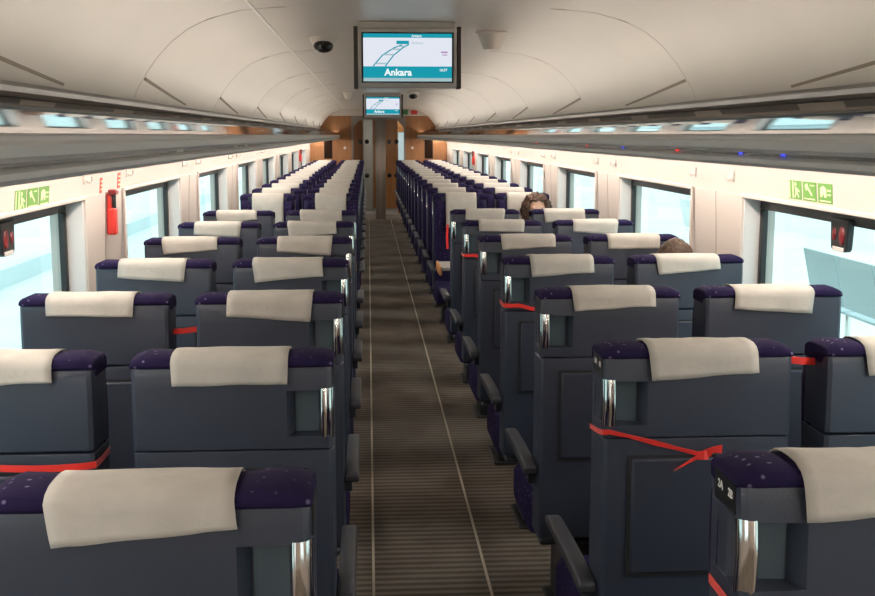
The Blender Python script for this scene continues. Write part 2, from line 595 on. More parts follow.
# vestibule beyond the glass door
mb = MB()
mb.box(-1.3, 1.3, Y1 + 0.08, Y1 + 3.4, -0.05, 0.0)
struct(mb.build('floor_vestibule', M['lowwall'], smooth=0))
struct(MB().box(-1.3, 1.3, Y1 + 0.08, Y1 + 3.4, 2.2, 2.3).build('ceiling_vestibule', M['wall'], smooth=0))
struct(MB().box(-1.3, -1.2, Y1 + 0.08, Y1 + 3.4, 0, 2.2).build('wall_vestibule_left', M['wall'], smooth=0))
struct(MB().box(1.2, 1.3, Y1 + 0.08, Y1 + 3.4, 0, 2.2).build('wall_vestibule_right', M['wall'], smooth=0))
struct(MB().box(-1.3, 1.3, Y1 + 3.4, Y1 + 3.5, 0, 2.3).build('wall_vestibule_end', M['orangewood'], smooth=0))
struct(MB().box(0.42, 1.2, Y1 + 1.6, Y1 + 1.7, 0, 2.2).build('wall_vestibule_side', M['orangewood'], smooth=0))
cab = tag(empty('vestibule_cabinet', (-0.22, Y1 + 2.5, 0)), 'grey cabinet with steel pole behind left glass door leaf', 'cabinet')
MB().box(-0.10, 0.12, 0, 0.5, 0, 2.0).build('carcass', M['vestwall'], cab, bevel=0.02)
MB().box(-0.07, 0.09, -0.015, 0.0, 0.9, 1.8).build('door', M['vestwall'], cab, bevel=0.01)
MB().tube([(0.19, -0.05, 0), (0.19, -0.05, 2.1)], 0.018).build('pole', M['chrome'], cab)
vw = struct(empty('window_%d' % wn, (0.46, Y1 + 1.55, 1.2)))
MB().box(-0.03, 0.10, 0.03, 0.045, -0.1, 0.50).build('pane', M['vest_pane'], vw, smooth=0)
MB().box(-0.04, 0.11, 0.036, 0.048, -0.11, 0.51).build('frame', M['silver'], vw, smooth=0)
vl = tag(empty('vestibule_light', (0, Y1 + 1.4, 2.19)), 'square ceiling light of the vestibule behind the glass door', 'ceiling light')
MB().box(-0.35, 0.35, -0.5, 0.5, -0.02, 0.0).build('diffuser', M['vest_lamp'], vl, smooth=0)
MB().box(-0.38, 0.38, -0.53, 0.53, -0.012, 0.008).build('frame', M['silver'], vl, smooth=0)

# ------------------------------------------------------------------ luggage racks
for s, side in ((-1, 'left'), (1, 'right')):
    rk = tag(empty('luggage_rack', (0, 0, 0)), 'long grey overhead luggage rack above the %s windows' % side, 'luggage rack', 'overhead luggage racks')

    def ext(sec, name, mat, y0=Y0 + 0.01, y1=Y1 - 0.015, smooth=40, bevel=0):
        return MB().loft([[(s * a, y, z) for a, z in sec] for y in (y0, y1)]).build(name, mat, rk, smooth=smooth, bevel=bevel)
    ext([(0.762, 1.606), (0.752, 1.615), (0.750, 1.634), (0.757, 1.640), (0.79, 1.640), (0.80, 1.606)], 'upper_fascia', M['lip'])
    ext([(0.775, 1.600), (0.765, 1.598), (0.757, 1.590), (0.757, 1.580), (0.766, 1.571), (0.80, 1.571), (0.83, 1.585), (0.83, 1.600)], 'lower_fascia', M['lip'])
    ext([(0.768, 1.599), (0.768, 1.607), (0.80, 1.607), (0.80, 1.599)], 'display_slot', M['slot'], smooth=0)
    ext([(0.756, 1.640), (0.758, 1.648), (0.764, 1.651), (0.80, 1.651), (0.80, 1.640)], 'edge_strip', M['lip'])
    ext([(0.80, 1.600), (0.80, 1.612), (1.19, 1.630), (1.21, 1.615)], 'shelf', M['shelf'], smooth=0)
    # polished front panel that leans further inward towards its top
    za, zb2 = 1.651, 1.691
    front = []
    aa = 0.792
    for q in range(13):
        f = q / 12
        front.append((aa, za + (zb2 - za) * f))
        aa -= math.tan(.035 + .150 * f) * (zb2 - za) / 12
    ext(front + [(0.803, zb2), (0.803, za)], 'mirror_panel', M['mirror'], smooth=50)
    ext([(aa - .004, 1.691), (aa - .005, 1.696), (aa, 1.701), (0.80, 1.701), (0.805, 1.696), (0.805, 1.691)], 'panel_rail', M['slot'])
    ext([(1.21, 1.628), (1.172, 1.713), (1.185, 1.716), (1.22, 1.628)], 'rear_panel', M['shelf'], smooth=0)
    ext([(1.168, 1.713), (1.150, 1.748), (1.17, 1.752), (1.185, 1.713)], 'upper_panel', M['rail'], smooth=0)
    ext([(1.118, 1.752), (1.106, 1.760), (1.104, 1.774), (1.112, 1.784), (1.135, 1.790), (1.17, 1.790), (1.17, 1.750)], 'top_rail', M['rail'])
    # lamps: a strip under the shelf washing the wall, and an added, unseen strip brightening the ceiling
    ext([(1.11, 1.592), (1.11, 1.600), (1.145, 1.602), (1.145, 1.594)], 'wall_wash_lamp', M['lamp'], smooth=0)
    ext([(0.832, 1.674), (0.832, 1.682), (0.858, 1.682), (0.858, 1.674)], 'added_ceiling_wash', M['added_uplamp'], smooth=0)
    ext([(0.822, 1.610), (0.822, 1.674), (0.860, 1.674), (0.860, 1.688), (0.870, 1.688), (0.870, 1.612)], 'light_cutoff_channel', M['shelf'], smooth=0)  # walls added and shaped to cut off the ceiling strip's light
    # ceiling-light reflections painted as pale patches on the dark upper panel
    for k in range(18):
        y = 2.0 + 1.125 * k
        MB().loft([[(s * 1.1645, yy, 1.717), (s * 1.1485, yy, 1.746), (s * 1.153, yy, 1.748), (s * 1.170, yy, 1.719)] for yy in (y, y + 0.34)]).build('reflection_patch', M['pale_patch'], rk, smooth=0)
    # seat reservation indicators in the slot
    leds = ((2.55, 'led_blue'), (2.85, 'led_blue'), (3.45, 'led_red'), (4.2, 'led_blue'), (4.9, 'led_red'), (6.4, 'led_red')) if s > 0 else ((3.3, 'pale_patch'), (4.7, 'pale_patch'), (5.1, 'pale_patch'))
    for (y, mm) in leds:
        MB().box(min(s * 0.764, s * 0.770), max(s * 0.764, s * 0.770), y, y + (0.02 if s > 0 else 0.12), 1.6005, 1.6055).build('indicator', M[mm], rk, smooth=0)

# ------------------------------------------------------------------ seats
HW = 0.219


KW = HW / 0.2345


def shell_sec(z, yo, notch, s, wsc=1.0):
    if notch:
        pts = [(-.2345, .13), (-.2345, .022), (-.231, .007), (-.222, 0), (.126, 0), (.142, .042), (.200, .046), (.216, .050), (.232, .060), (.2345, .13)]
    else:
        pts = [(-.2345, .13), (-.2345, .022), (-.231, .007), (-.222, 0), (.126, 0), (.142, 0), (.222, 0), (.231, .007), (.2345, .022), (.2345, .13)]
    return [(s * x * wsc * KW, y + yo, z) for x, y in pts]


def cushion_sec(z, front, wing, s, hw):
    hw *= KW
    pts = [(-hw, .10), (-hw + .004, .13 + wing * .5), (-hw + .022, front + wing), (-hw + .045, front + wing * .9), (-hw + .085, front), (0, front + .004),
           (hw - .085, front), (hw - .045, front + wing * .9), (hw - .022, front + wing), (hw - .004, .13 + wing * .5), (hw, .10)]
    return [(x, y, z) for x, y in pts]


def cover_mesh(seed):
    rnd = random.Random(seed)
    hw = 0.127 + rnd.uniform(-.003, .006)
    tilt = rnd.uniform(-.012, .012)
    sh = rnd.uniform(-.012, .012)
    hang = rnd.uniform(-.009, .007)
    path = [(-.006, 1.113 + hang), (-.005, 1.123 + hang * .6), (-.004, 1.136), (-.003, 1.150), (-.001, 1.163), (.010, 1.1725), (.030, 1.1775), (.058, 1.1785), (.085, 1.1778), (.110, 1.174), (.130, 1.164), (.148, 1.140),
            (.163, 1.10), (.170, 1.05), (.172, 0.99), (.172, 0.93), (.172, .90)]
    nx = 12
    vs, fs = [], []
    for i, (y, z) in enumerate(path):
        endw = max(0, 1 - i / 4.0)
        for j in range(nx + 1):
            u = j / nx * 2 - 1
            x = u * hw + sh
            wv = noise.noise(Vector((u * 2.1 + seed * 3.7, z * 9, seed))) * .004
            zz = z + tilt * u * endw + noise.noise(Vector((u * 1.5, seed * 5.1, 0))) * .003 * endw
            yy = y - abs(wv) * (1 if i < 6 else 0) * 1.3 - endw * .004 * abs(u) * rnd.random()
            if 5 < i < 10:
                zz += abs(wv) * .8
            if i >= 10:
                yy += abs(wv)
            xx = x * (1 - .02 * endw) + tilt * .6 * endw
            vs.append((xx, yy, zz))
    for i in range(len(path) - 1):
        for j in range(nx):
            a = i * (nx + 1) + j
            fs.append((a, a + 1, a + nx + 2, a + nx + 1))
    return MB().add(vs, fs).mesh('headrest_cover', M['cover'], 60)


COVERS = [cover_mesh(i + 1) for i in range(9)]
SEATM = {}


def seat_meshes(s, aisle):
    """meshes of one seat; s = +1 if the aisle side is at +x"""
    P = []
    z_rows = [(1.150, .008, 0, .985), (1.146, .007, 0, 1), (1.13, .004, 0, 1), (1.097, .002, 0, 1)]
    if aisle:
        z_rows += [(1.096, .002, 1, 1), (0.996, .0, 1, 1), (0.995, .0, 0, 1)]
    z_rows += [(.985, 0, 0, 1), (.968, 0, 0, 1)]
    mb = MB().loft([shell_sec(z, yo, n, s, w) for z, yo, n, w in z_rows])
    P.append(('back_shell', mb.mesh('back_shell', M['shell'], 28), 0.004, None))
    rows = [(.964, .005), (.945, .003), (.65, .004), (.55, .000), (.47, -.004), (.395, -.006), (.380, 0.0)]
    mb = MB().loft([shell_sec(z, yo, 0, s, 1.0 if z > .45 else 1.0 + (.45 - z) * .12) for z, yo in rows])
    P.append(('lower_shell', mb.mesh('lower_shell', M['shell'], 28), 0.003, None))
    mb = MB().box(-.160, .160, -.0015, .006, .635, .925)
    P.append(('tray_surround', mb.mesh('tray_surround', M['groove'], 0), 0.0, None))
    mb = MB().box(-.153, .153, -.006, .006, .642, .918)
    P.append(('tray_table', mb.mesh('tray_table', M['tray'], 30), 0.006, None))
    # backrest cushion with side wings
    rows = [(.43, .15, .005, .222), (.55, .155, .015, .226), (.75, .15, .03, .230), (.92, .145, .035, .233), (.98, .155, .045, .234), (1.06, .158, .050, .234), (1.10, .150, .045, .233), (1.118, .132, .022, .231), (1.128, .112, .0, .228)]
    mb = MB().loft([cushion_sec(z, f, w, s, hw) for z, f, w, hw in rows])
    P.append(('backrest_cushion', mb.mesh('backrest_cushion', M['fabric'], 50), 0.0, None))
    # rolled top of the headrest
    rings = []
    for i in range(17):
        u = -1 + i / 8
        e = abs(u)
        x = u * (HW + .0015)
        c = max(0, (e - .88) / .12)                    # rounded ends
        k = 1 - .38 * c * c
        lift = .005 * min(1, e / .6)
        yr = .0015 + .009 * c                           # rear edge follows the bevelled corner
        yf = .122 + .020 * min(1, max(0, (e - .5) / .3)) # side wings reach further forward
        zb_ = 1.146
        h = (.0255 + lift) * k
        rings.append([(x, yr + .012, zb_), (x, yr, zb_ + h * .15), (x, yr - .001, zb_ + h * .5), (x, yr + .006, zb_ + h * .82), (x, yr + .028, zb_ + h), (x, yf - .05, zb_ + h * .98), (x, yf - .016, zb_ + h * .82), (x, yf, zb_ + h * .3), (x, yf, zb_ - .02), (x, yr + .03, zb_ - .02)])
    mb = MB().loft(rings)
    P.append(('headrest_roll', mb.mesh('headrest_roll', M['fabric'], 60), 0.006, None))
    # seat cushion
    rows = []
    for (y, zt, hw) in ((.13, .455, .20), (.16, .462, .222), (.35, .465, .226), (.52, .470, .226), (.575, .462, .222), (.600, .435, .215), (.598, .38, .212)):
        rows.append([(-hw, y, .345), (-hw, y, zt - .03), (-hw + .02, y, zt), (0, y, zt - .006), (hw - .02, y, zt), (hw, y, zt - .03), (hw, y, .345)])
    mb = MB().loft(rows)
    P.append(('seat_cushion', mb.mesh('seat_cushion', M['fabric'], 50), 0.004, None))
    mb = MB().box(-.20, .20, .09, .57, .320, .345)
    P.append(('seat_pan', mb.mesh('seat_pan', M['arm'], 30), 0.01, None))
    mb = MB().box(-.10, .10, .22, .46, .012, .320).box(-.125, .125, .19, .49, 0, .012)
    P.append(('pedestal', mb.mesh('pedestal', M['pedestal'], 30), 0.008, None))
    # armrest on the aisle-ward side
    ax = s * (.242 if aisle else .2470)
    hwid = .021 if aisle else .0135
    rings = []
    for (y, zc, h) in ((.020 if aisle else .06, .600, .012), (.030 if aisle else .075, .604, .021), (.10, .606, .021), (.30, .604, .020), (.47, .598, .018), (.52, .594, .014), (.535, .592, .008)):
        rings.append([(ax - hwid, y, zc - h), (ax - hwid, y, zc + h * .4), (ax - hwid * .6, y, zc + h * .6), (ax + hwid * .6, y, zc + h * .6), (ax + hwid, y, zc + h * .4), (ax + hwid, y, zc - h)])
    mb = MB().loft(rings)
    if aisle:
        mb.box(min(s * .205, ax), max(s * .205, ax), .07, .13, .54, .598)
    P.append(('armrest', mb.mesh('armrest', M['arm'], 40), 0.004, None))
    if aisle:
        mb = MB()
        mb.loft([[(s * .136, .0405, z), (s * .186, .0445, z), (s * .186, .048, z), (s * .136, .046, z)] for z in (.9965, 1.0955)])
        P.append(('handle_recess', mb.mesh('handle_recess', M['recess'], 0), 0, None))
        pts = [(s * .206, .012 - .006 * math.sin(PI * t), .990 + t * .112) for t in [q / 8 for q in range(9)]]
        mb = MB()
        rings = []
        for p in pts:
            rings.append([(p[0] + .0145 * math.cos(a) - s * .003 * math.sin(a), p[1] + .009 * math.sin(a) + s * .55 * .0145 * math.cos(a) * s * s, p[2]) for a in [2 * PI * k / 14 for k in range(14)]])
        mb.loft(rings)
        P.append(('grab_handle', mb.mesh('grab_handle', M['chrome'], 50), 0, 'chrome grab handle'))
        # number plate on the bevelled corner
        mb = MB()
        rings = []
        for z, yo in ((1.148, .0062), (1.104, .0025)):
            rings.append([(s * x * KW, y + yo, z) for x, y in ((.2365, .020), (.2365, .112), (.2335, .112), (.2335, .020))])
        mb.loft(rings)
        P.append(('number_plate', mb.mesh('number_plate', M['plate'], 0), 0, None))
    return P


PROTO = {(s, a): seat_meshes(s, a) for s in (-1, 1) for a in (True, False)}
ORD = ['first', 'second', 'third', 'fourth', 'fifth', 'sixth', 'seventh', 'eighth', 'ninth', 'tenth', 'eleventh', 'twelfth', 'thirteenth', 'fourteenth']
seat_n = 0


def place_seat(x, y, rz, s, aisle, label, group, num=None):
    """every seat: an empty with its own linked copy of each part"""
    global seat_n
    r = tag(empty('train_seat', (x, y, 0), rz), label, 'seat', group)
    for nm, me, bev, lab in PROTO[(s, aisle)]:
        o = link(nm, me, r, bev, 2, lab)
        if nm == 'number_plate' and num:
            for q, (txt, t) in enumerate(num):
                mb = MB()
                vs, fs = text_mb(txt, .0175, bold=.0003)
                # lay the lettering on the plate face
                y0 = .042 if t < .5 else .088
                c = Vector((s * .2372 * KW, y0, 1.131))
                u = Vector((0, s, 0))
                w = Vector((0, 0, 1))
                n = Vector((s, 0, 0))
                mb.add([c + u * v.x * 1.15 + w * (v.y - .007) + n * v.z for v in vs], fs)
                mb.build('seat_number', M['white_ink'], o, smooth=0)
    cv = link('headrest_cover', COVERS[(seat_n * 4 + seat_n // 5) % len(COVERS)], r, 0, 2, 'off-white fleece headrest cover')
    sm = cv.modifiers.new('solid', 'SOLIDIFY')
    sm.thickness = 0.0018
    sm.offset = 1.0
    seat_n += 1
    return r


A_AISLE, A_WIN = 0.524, 1.041
PITCH_Y, ROW1 = 0.924, 1.49
COLS = [(-1, A_WIN, False, 'window seat left of the aisle'), (-1, A_AISLE, True, 'aisle seat left of the carpet'),
        (1, A_AISLE, True, 'aisle seat right of the carpet'), (1, A_WIN, False, 'window seat right of the aisle')]
XOFF = 0.017
SOFF = {-1: -.045, 1: 0.0}       # the left rows stand a little nearer
NEAR = {}
for (s, a, aisle, cn) in COLS:
    for k in range(7):
        num = None
        if aisle and k < 2 and s > 0:
            num = [('2B', 0), ('2A', 1)] if k == 0 else [('3B', 0), ('3A', 1)]
        NEAR[(s, aisle, k)] = place_seat(s * a + XOFF, ROW1 + SOFF[s] + PITCH_Y * k, 0, -s, aisle, 'grey-backed %s, seen from behind, %s row from the camera' % (cn, ORD[k]), 'grey-backed seats facing away', num)
    for k in range(14):
        place_seat(s * a + XOFF, 9.18 + PITCH_Y * k, PI, s, aisle, 'purple %s facing the camera, %s row beyond the table' % (cn, ORD[k]), 'purple seats facing the camera')

# tables in the bay where the two seat directions meet
for s, side in ((-1, 'left'), (1, 'right')):
    t = tag(empty('bay_table', (s * 0.775, 8.13, 0)), 'honey wood edged table between facing seats, %s of the aisle' % side, 'table', 'tables between facing seats')
    MB().box(-.46, .46, -.20, .20, .675, .700).build('tabletop', M['vestwall'], t, bevel=.006)
    MB().box(-.475 if s > 0 else .455, -.455 if s > 0 else .475, -.20, .20, .640, .706).build('edge_band', M['orangewood'], t, bevel=.006, label='honey coloured wooden edge')
    MB().box(-.03, .03, -.06, .06, .02, .675).box(-.15, .15, -.12, .12, 0, .02).build('leg', M['pedestal'], t, bevel=.005)

# ------------------------------------------------------------------ red tapes tied round seats
def tape(name_label, pts, side, width=.014, extra=None):
    mb = MB().ribbon(pts, width, .0012, side)
    if extra:
        for e in extra:
            mb.ribbon(e[0], e[1], .0012, e[2])
    return tag(mb.build('barrier_ribbon', M['ribbon'], None, smooth=40), name_label, 'ribbon', 'red tapes tied round seats')


up = (0, 0, 1)


def rear(row, x, z, off=-.008):
    return Vector((x, ROW1 + SOFF[1 if x > 0 else -1] + PITCH_Y * row + off, z))


# right aisle seat, second row: loop at the corner, falling line to a bow beside the front headrest
xa = A_AISLE - HW + XOFF
P0 = at(608, 431, ROW1 + PITCH_Y - .010)
K = at(703, 455, ROW1 + PITCH_Y - .012)
pts = [Vector((xa - .006, ROW1 + PITCH_Y + .12, P0.z - .022)), Vector((xa - .004, ROW1 + PITCH_Y + .035, P0.z - .012)), Vector((xa - .001, ROW1 + PITCH_Y, P0.z - .006)), Vector((xa + .012, ROW1 + PITCH_Y - .008, P0.z - .003)),
       P0.lerp(K, .25), P0.lerp(K, .5), P0.lerp(K, .75), K, Vector((K.x + .018, K.y - .002, K.z + .003))]
side = [up, up, (0, -.2, 1), (0, -.3, 1), (0, -.9, 1), (0, .2, 1), (0, -.8, 1), (0, -.2, 1), up]
T2 = at(674, 471, ROW1 + PITCH_Y - .014)
T3 = at(722, 449, ROW1 + PITCH_Y - .016)
tape('bright red tape tied in a bow across back of second-row right aisle seat', pts, side, .012,
     [([K, K.lerp(T2, .4) + Vector((0, -.003, .004)), T2], .011, [(1, 0, 1), (.6, -.3, 1), (1, 0, .6)]),
      ([K, K.lerp(T3, .5) + Vector((0, -.008, .008)), T3], .020, [up, (0, -.6, 1), up]),
      ([K + Vector((-.012, -.003, 0)), K + Vector((0, -.009, .002)), K + Vector((.012, -.003, 0))], .020, up)])


def band(row, s, aisle, z0, z1, label, x0=-1.0, x1=1.0, width=.015):
    """a tape round the back of one seat from fraction x0 to x1 of its half width, wrapping round both corners"""
    cx = s * (A_AISLE if aisle else A_WIN) + XOFF
    pts = []
    for i in range(9):
        t = i / 8
        x = cx + HW * (x0 + (x1 - x0) * t) * .86
        pts.append(rear(row, x, z0 + (z1 - z0) * t + .004 * math.sin(6 * t), -.010))
    if x0 <= -1:
        pts = [rear(row, cx - HW - .004, z0, .12), rear(row, cx - HW - .004, z0, .035), rear(row, cx - HW - .001, z0, .000), rear(row, cx - HW + .012, z0, -.007)] + pts
    if x1 >= 1:
        pts += [rear(row, cx + HW - .012, z1, -.007), rear(row, cx + HW + .001, z1, .000), rear(row, cx + HW + .004, z1, .035), rear(row, cx + HW + .004, z1, .12)]
    return tape(label, pts, up, width)


band(1, -1, False, .938, .940, 'red tape round the second-row window seat left of the aisle')
def bridge(row, s, z, label):
    xw, xa_ = s * (A_WIN - HW) + XOFF, s * (A_AISLE + HW) + XOFF
    pts = [rear(row, xw + s * .03, z - .004, .135), rear(row, xw, z - .002, .075), rear(row, (xw + xa_) / 2, z + .003, .060), rear(row, xa_, z + .006, .072), rear(row, xa_ - s * .03, z + .006, .135)]
    return tape(label, pts, up, .017)


bridge(2, -1, 1.058, 'short red tape across the gap between the third-row seats left of the aisle')
band(3, 1, True, .988, .976, 'short red tape at the handle of the fourth-row aisle seat right of the carpet', -1.0, -.45)
band(5, 1, True, .985, .978, 'short red tape at the handle of the sixth-row aisle seat right of the carpet', -1.0, -.5)
band(0, 1, True, .968, .958, 'red tape under the chrome handle of the nearest right aisle seat')
bridge(1, 1, 1.125, 'short red tape across the gap between the second-row seats right of the aisle')
# tape hanging on the first facing seat of the right side
zf = 9.18 - .20
tape('red tape hanging down the side of the first purple aisle seat on the right', [Vector((A_AISLE - .09, zf - .02, .93)), Vector((A_AISLE - .095, zf - .022, .83)), Vector((A_AISLE - .09, zf - .022, .73))], (1, 0, 0), .02)

# ------------------------------------------------------------------ monitors
def monitor(y, label):
    r = tag(empty('information_monitor', (-0.025, y, 2.132)), label, 'monitor', 'ceiling information monitors')
    MB().box(-.222, .222, 0, .07, -.272, -.008).build('bezel', M['silver'], r, bevel=.006)
    for sx in (-1, 1):
        MB().box(min(sx * .224, sx * .242), max(sx * .224, sx * .242), .005, .10, -.275, .0).build('side_panel', M['monside'], r, bevel=.003)
    MB().box(-.215, .215, .012, .10, -.012, .022).build('bracket', M['silver'], r, bevel=.003)
    MB().box(-.207, .207, -.002, .004, -.249, -.027).build('screen_border', M['black'], r, smooth=0)
    sc = MB().box(-.199, .199, -.004, 0, -.243, -.033).build('screen', M['scr_white'], r, smooth=0)
    mb = MB().box(-.199, .199, -.0050, -.0042, -.051, -.033).box(-.199, .199, -.0050, -.0042, -.228, -.177).box(-.050, .006, -.0050, -.0042, -.079, -.064)
    # route drawn as a ladder-like railway track
    L = [(-.155, -.176), (-.113, -.128), (-.062, -.096), (-.026, -.082)]
    R = [(-.100, -.176), (-.063, -.128), (-.020, -.094), (.006, -.080)]
    for line in (L, R):
        mb.ribbon([(x, -.0046, z) for x, z in line], .0055, .0008, (1, 0, .3))
    mb.build('screen_graphic', M['scr_teal'], sc, smooth=0)
    mb = MB()
    for t in (.08, .36, .6, .82):
        def pt(line, t):
            f = t * 3
            i = min(2, int(f))
            return Vector((line[i][0], 0, line[i][1])).lerp(Vector((line[i + 1][0], 0, line[i + 1][1])), f - i)
        a, b = pt(L, t), pt(R, t)
        mb.box(a.x, b.x, -.0050, -.0042, (a.z + b.z) / 2 - .003, (a.z + b.z) / 2 + .003)
    mb.box(-.199, .199, -.0050, -.0042, -.243, -.228)
    mb.build('screen_band', M['scr_grey'], sc, smooth=0)

    def txt(name, body, size, x, z, bold, mat):
        vs, fs = text_mb(body, size, .0006, bold)
        MB().add([(x + v.x, -.0056 - v.z, z + v.y) for v in vs], fs).build(name, M[mat], sc, smooth=0)
    txt('destination_lettering', 'Ankara', .042, -.043, -.217, .0014, 'scr_text')
    txt('clock_lettering', '16:37', .016, .160, -.198, .0004, 'scr_text')
    txt('heading_lettering', 'Ankara', .016, .040, -.048, .0003, 'scr_text')
    txt('station_lettering', 'Ankara', .018, .044, -.079, 0, 'scr_grey')
    mb = MB().box(.150, .180, -.0050, -.0042, -.117, -.111).box(.156, .178, -.0050, -.0042, -.128, -.124)
    mb.build('screen_note', M['scr_mag'], sc, smooth=0)
    return r


monitor(5.07, 'large passenger information screen hanging from the ceiling nearest the camera')
monitor(13.45, 'smaller looking second information screen further down the ceiling')

# ceiling cameras
def dome_camera(x, y, toward, label):
    z = ceil_at(abs(x))
    r = tag(empty('ceiling_camera', (x, y, z)), label, 'camera', 'ceiling security cameras')
    MB().lathe([(0, .002), (.072, .002), (.072, -.010), (.064, -.028), (.050, -.046), (.0, -.052)], 24).build('housing', M['white'], r)
    ym = -.022 if toward else .022
    b = MB().lathe([(0.0, .036), (.024, .032), (.044, .020), (.052, 0), (.044, -.020), (.024, -.032), (0, -.036)], 20, Matrix.Translation((0, ym * 1.1, -.046))).build('lens_dome', M['black'], r)
    MB().lathe([(0, 0), (.012, 0), (.010, .008), (0, .009)], 14, Matrix.Translation((0, ym * 1.35 + (-.034 if toward else .034), -.045)) @ Matrix.Rotation(PI / 2 if toward else -PI / 2, 4, 'X')).build('lens', M['chrome'], r)
    return r


def cone_housing(x, y, label):
    z = ceil_at(abs(x))
    r = tag(empty('ceiling_camera', (x, y, z)), label, 'camera', 'ceiling security cameras')
    MB().lathe([(0, .002), (.075, .002), (.078, -.008), (.068, -.014), (.054, -.05), (.042, -.082), (.036, -.088), (0, -.088)], 28).build('housing', M['white'], r)
    MB().lathe([(0.0, .022), (.014, .016), (.02, 0), (.014, -.016), (0, -.022)], 16, Matrix.Translation((0, .040, -.055))).build('lens_dome', M['black'], r)
    return r


dome_camera(-.43, 5.85, True, 'dark dome camera on the ceiling left of the big screen')
cone_housing(.40, 5.5, 'white cone shaped camera housing on the ceiling right of the big screen')
cone_housing(-.43, 13.1, 'small far white camera housing left of the second screen')
dome_camera(.33, 13.3, True, 'small far dark camera on the ceiling right of the second screen')

# exit signs on the header over the end door
r = tag(empty('exit_sign', (.70, Y1 - .02, 2.085)), 'small red sign over the right side of the end door', 'sign')
MB().box(-.06, .06, -.03, 0, -.04, .045).build('panel', M['red'], r, bevel=.004)
MB().box(-.066, .066, -.02, .006, -.046, .051).build('backing', M['silver'], r, bevel=.003)
r = tag(empty('exit_sign', (.527, Y1 - .02, 2.085)), 'small dark green sign beside the red one over the end door', 'sign')
MB().box(-.05, .05, -.03, 0, -.04, .045).build('panel', M['exitgreen'], r, bevel=.004)
MB().box(-.056, .056, -.02, .006, -.046, .051).build('backing', M['silver'], r, bevel=.003)

# ------------------------------------------------------------------ wall fittings
def wall_a(z):
    """a of the inner wall surface"""
    for (a0, z0), (a1, z1) in zip(HEAD, HEAD[1:]):
        if z1 <= z <= z0:
            return a0 + (a1 - a0) * (z0 - z) / (z0 - z1)
    return AW + (AWB - AW) * (ZT - z) / (ZT - ZB)


def evac_sign(s, y, label):
    """three green evacuation stickers on the header over a window"""
    z0, z1 = (1.420, 1.487) if s > 0 else (1.405, 1.472)
    a0, a1 = wall_a(z0) - .0015, wall_a(z1) - .0015
    r = tag(empty('evacuation_sign', (0, y, 0)), label, 'sign', 'evacuation signs over the windows')
    # u runs along the car in reading direction
    du = 1 if s < 0 else -1

    def P(u, v, off=0.0):
        t = v
        return (s * (a0 + (a1 - a0) * t - off), du * u, z0 + (z1 - z0) * t)

    def quad(mb, pts, off):
        n = len(pts)
        mb.add([P(u, v, off) for u, v in pts] + [P(u, v, off - .0012) for u, v in pts], [tuple(range(n)), tuple(range(n, 2 * n))[::-1]] + [(i, (i + 1) % n, (i + 1) % n + n, i + n) for i in range(n)])

    def R(mb, u0, u1, v0, v1, off):
        quad(mb, [(u0, v0), (u1, v0), (u1, v1), (u0, v1)], off)
    w = .118
    lefts = (-.195, -.062, .072)
    for q, u0 in enumerate(lefts):
        mb = MB()
        R(mb, u0, u0 + w, 0, 1, .0005)
        p = mb.build('sticker', M['green'], r, smooth=0)
        mb = MB()
        if q == 0:   # running figure beside a doorway
            R(mb, u0 + .004, u0 + .014, .05, .95, .0012)
            R(mb, u0 + .036, u0 + .046, .05, .95, .0012)
            quad(mb, [(u0 + .066 + .008 * math.cos(k), .80 + .12 * math.sin(k)) for k in [i * PI / 4 for i in range(8)]], .0012)
            quad(mb, [(u0 + .058, .66), (u0 + .078, .62), (u0 + .082, .36), (u0 + .066, .36)], .0012)
            quad(mb, [(u0 + .066, .38), (u0 + .076, .38), (u0 + .062, .08), (u0 + .052, .10)], .0012)
            quad(mb, [(u0 + .074, .40), (u0 + .083, .36), (u0 + .098, .14), (u0 + .090, .10)], .0012)
            quad(mb, [(u0 + .078, .60), (u0 + .102, .46), (u0 + .100, .38), (u0 + .076, .50)], .0012)
        elif q == 1:  # hammer to the pane
            quad(mb, [(u0 + .018, .80), (u0 + .040, .92), (u0 + .052, .68), (u0 + .032, .52)], .0012)
            quad(mb, [(u0 + .040, .66), (u0 + .048, .74), (u0 + .084, .34), (u0 + .078, .26)], .0012)
            R(mb, u0 + .010, u0 + .104, .08, .14, .0012)
            R(mb, u0 + .066, u0 + .104, .80, .86, .0012)
        else:         # window pushed out
            quad(mb, [(u0 + .020, .30), (u0 + .020, .74), (u0 + .044, .88), (u0 + .070, .74), (u0 + .070, .30), (u0 + .055, .30), (u0 + .044, .52), (u0 + .034, .30)], .0012)
            R(mb, u0 + .080, u0 + .106, .62, .70, .0012)
            R(mb, u0 + .080, u0 + .106, .40, .48, .0012)
            R(mb, u0 + .014, u0 + .104, .08, .14, .0012)
        mb.build('pictogram', M['signwhite'], p, smooth=0)
    return r


evac_sign(-1, 3.83, 'strip of green evacuation pictograms above the nearest left window')
evac_sign(1, 3.80, 'strip of green evacuation pictograms above the nearest right window')


def hammer_case(s, y, label):
    """red emergency hammer case hanging on a pillar, with its two red label stickers"""
    r = tag(empty('emergency_hammer', (s * (AW - .013), y, 1.222)), label, 'hammer', 'red emergency hammers on pillars')
    sx = -s
    b = lambda x0, x1: (min(sx * x0, sx * x1), max(sx * x0, sx * x1))
    MB().box(*b(-.004, .035), -.023, .023, 0, .115).build('case', M['red'], r, bevel=.006)
    MB().box(*b(.0, .014), -.022, .022, .115, .180).build('back_plate', M['red'], r, bevel=.004)
    MB().tube([(sx * .026, 0, .10), (sx * .026, 0, .175)], .009).build('hammer_handle', M['black'], r)
    MB().box(*b(.008, .042), -.030, .030, .172, .196).build('hammer_head', M['darkred'], r, bevel=.006)
    return r


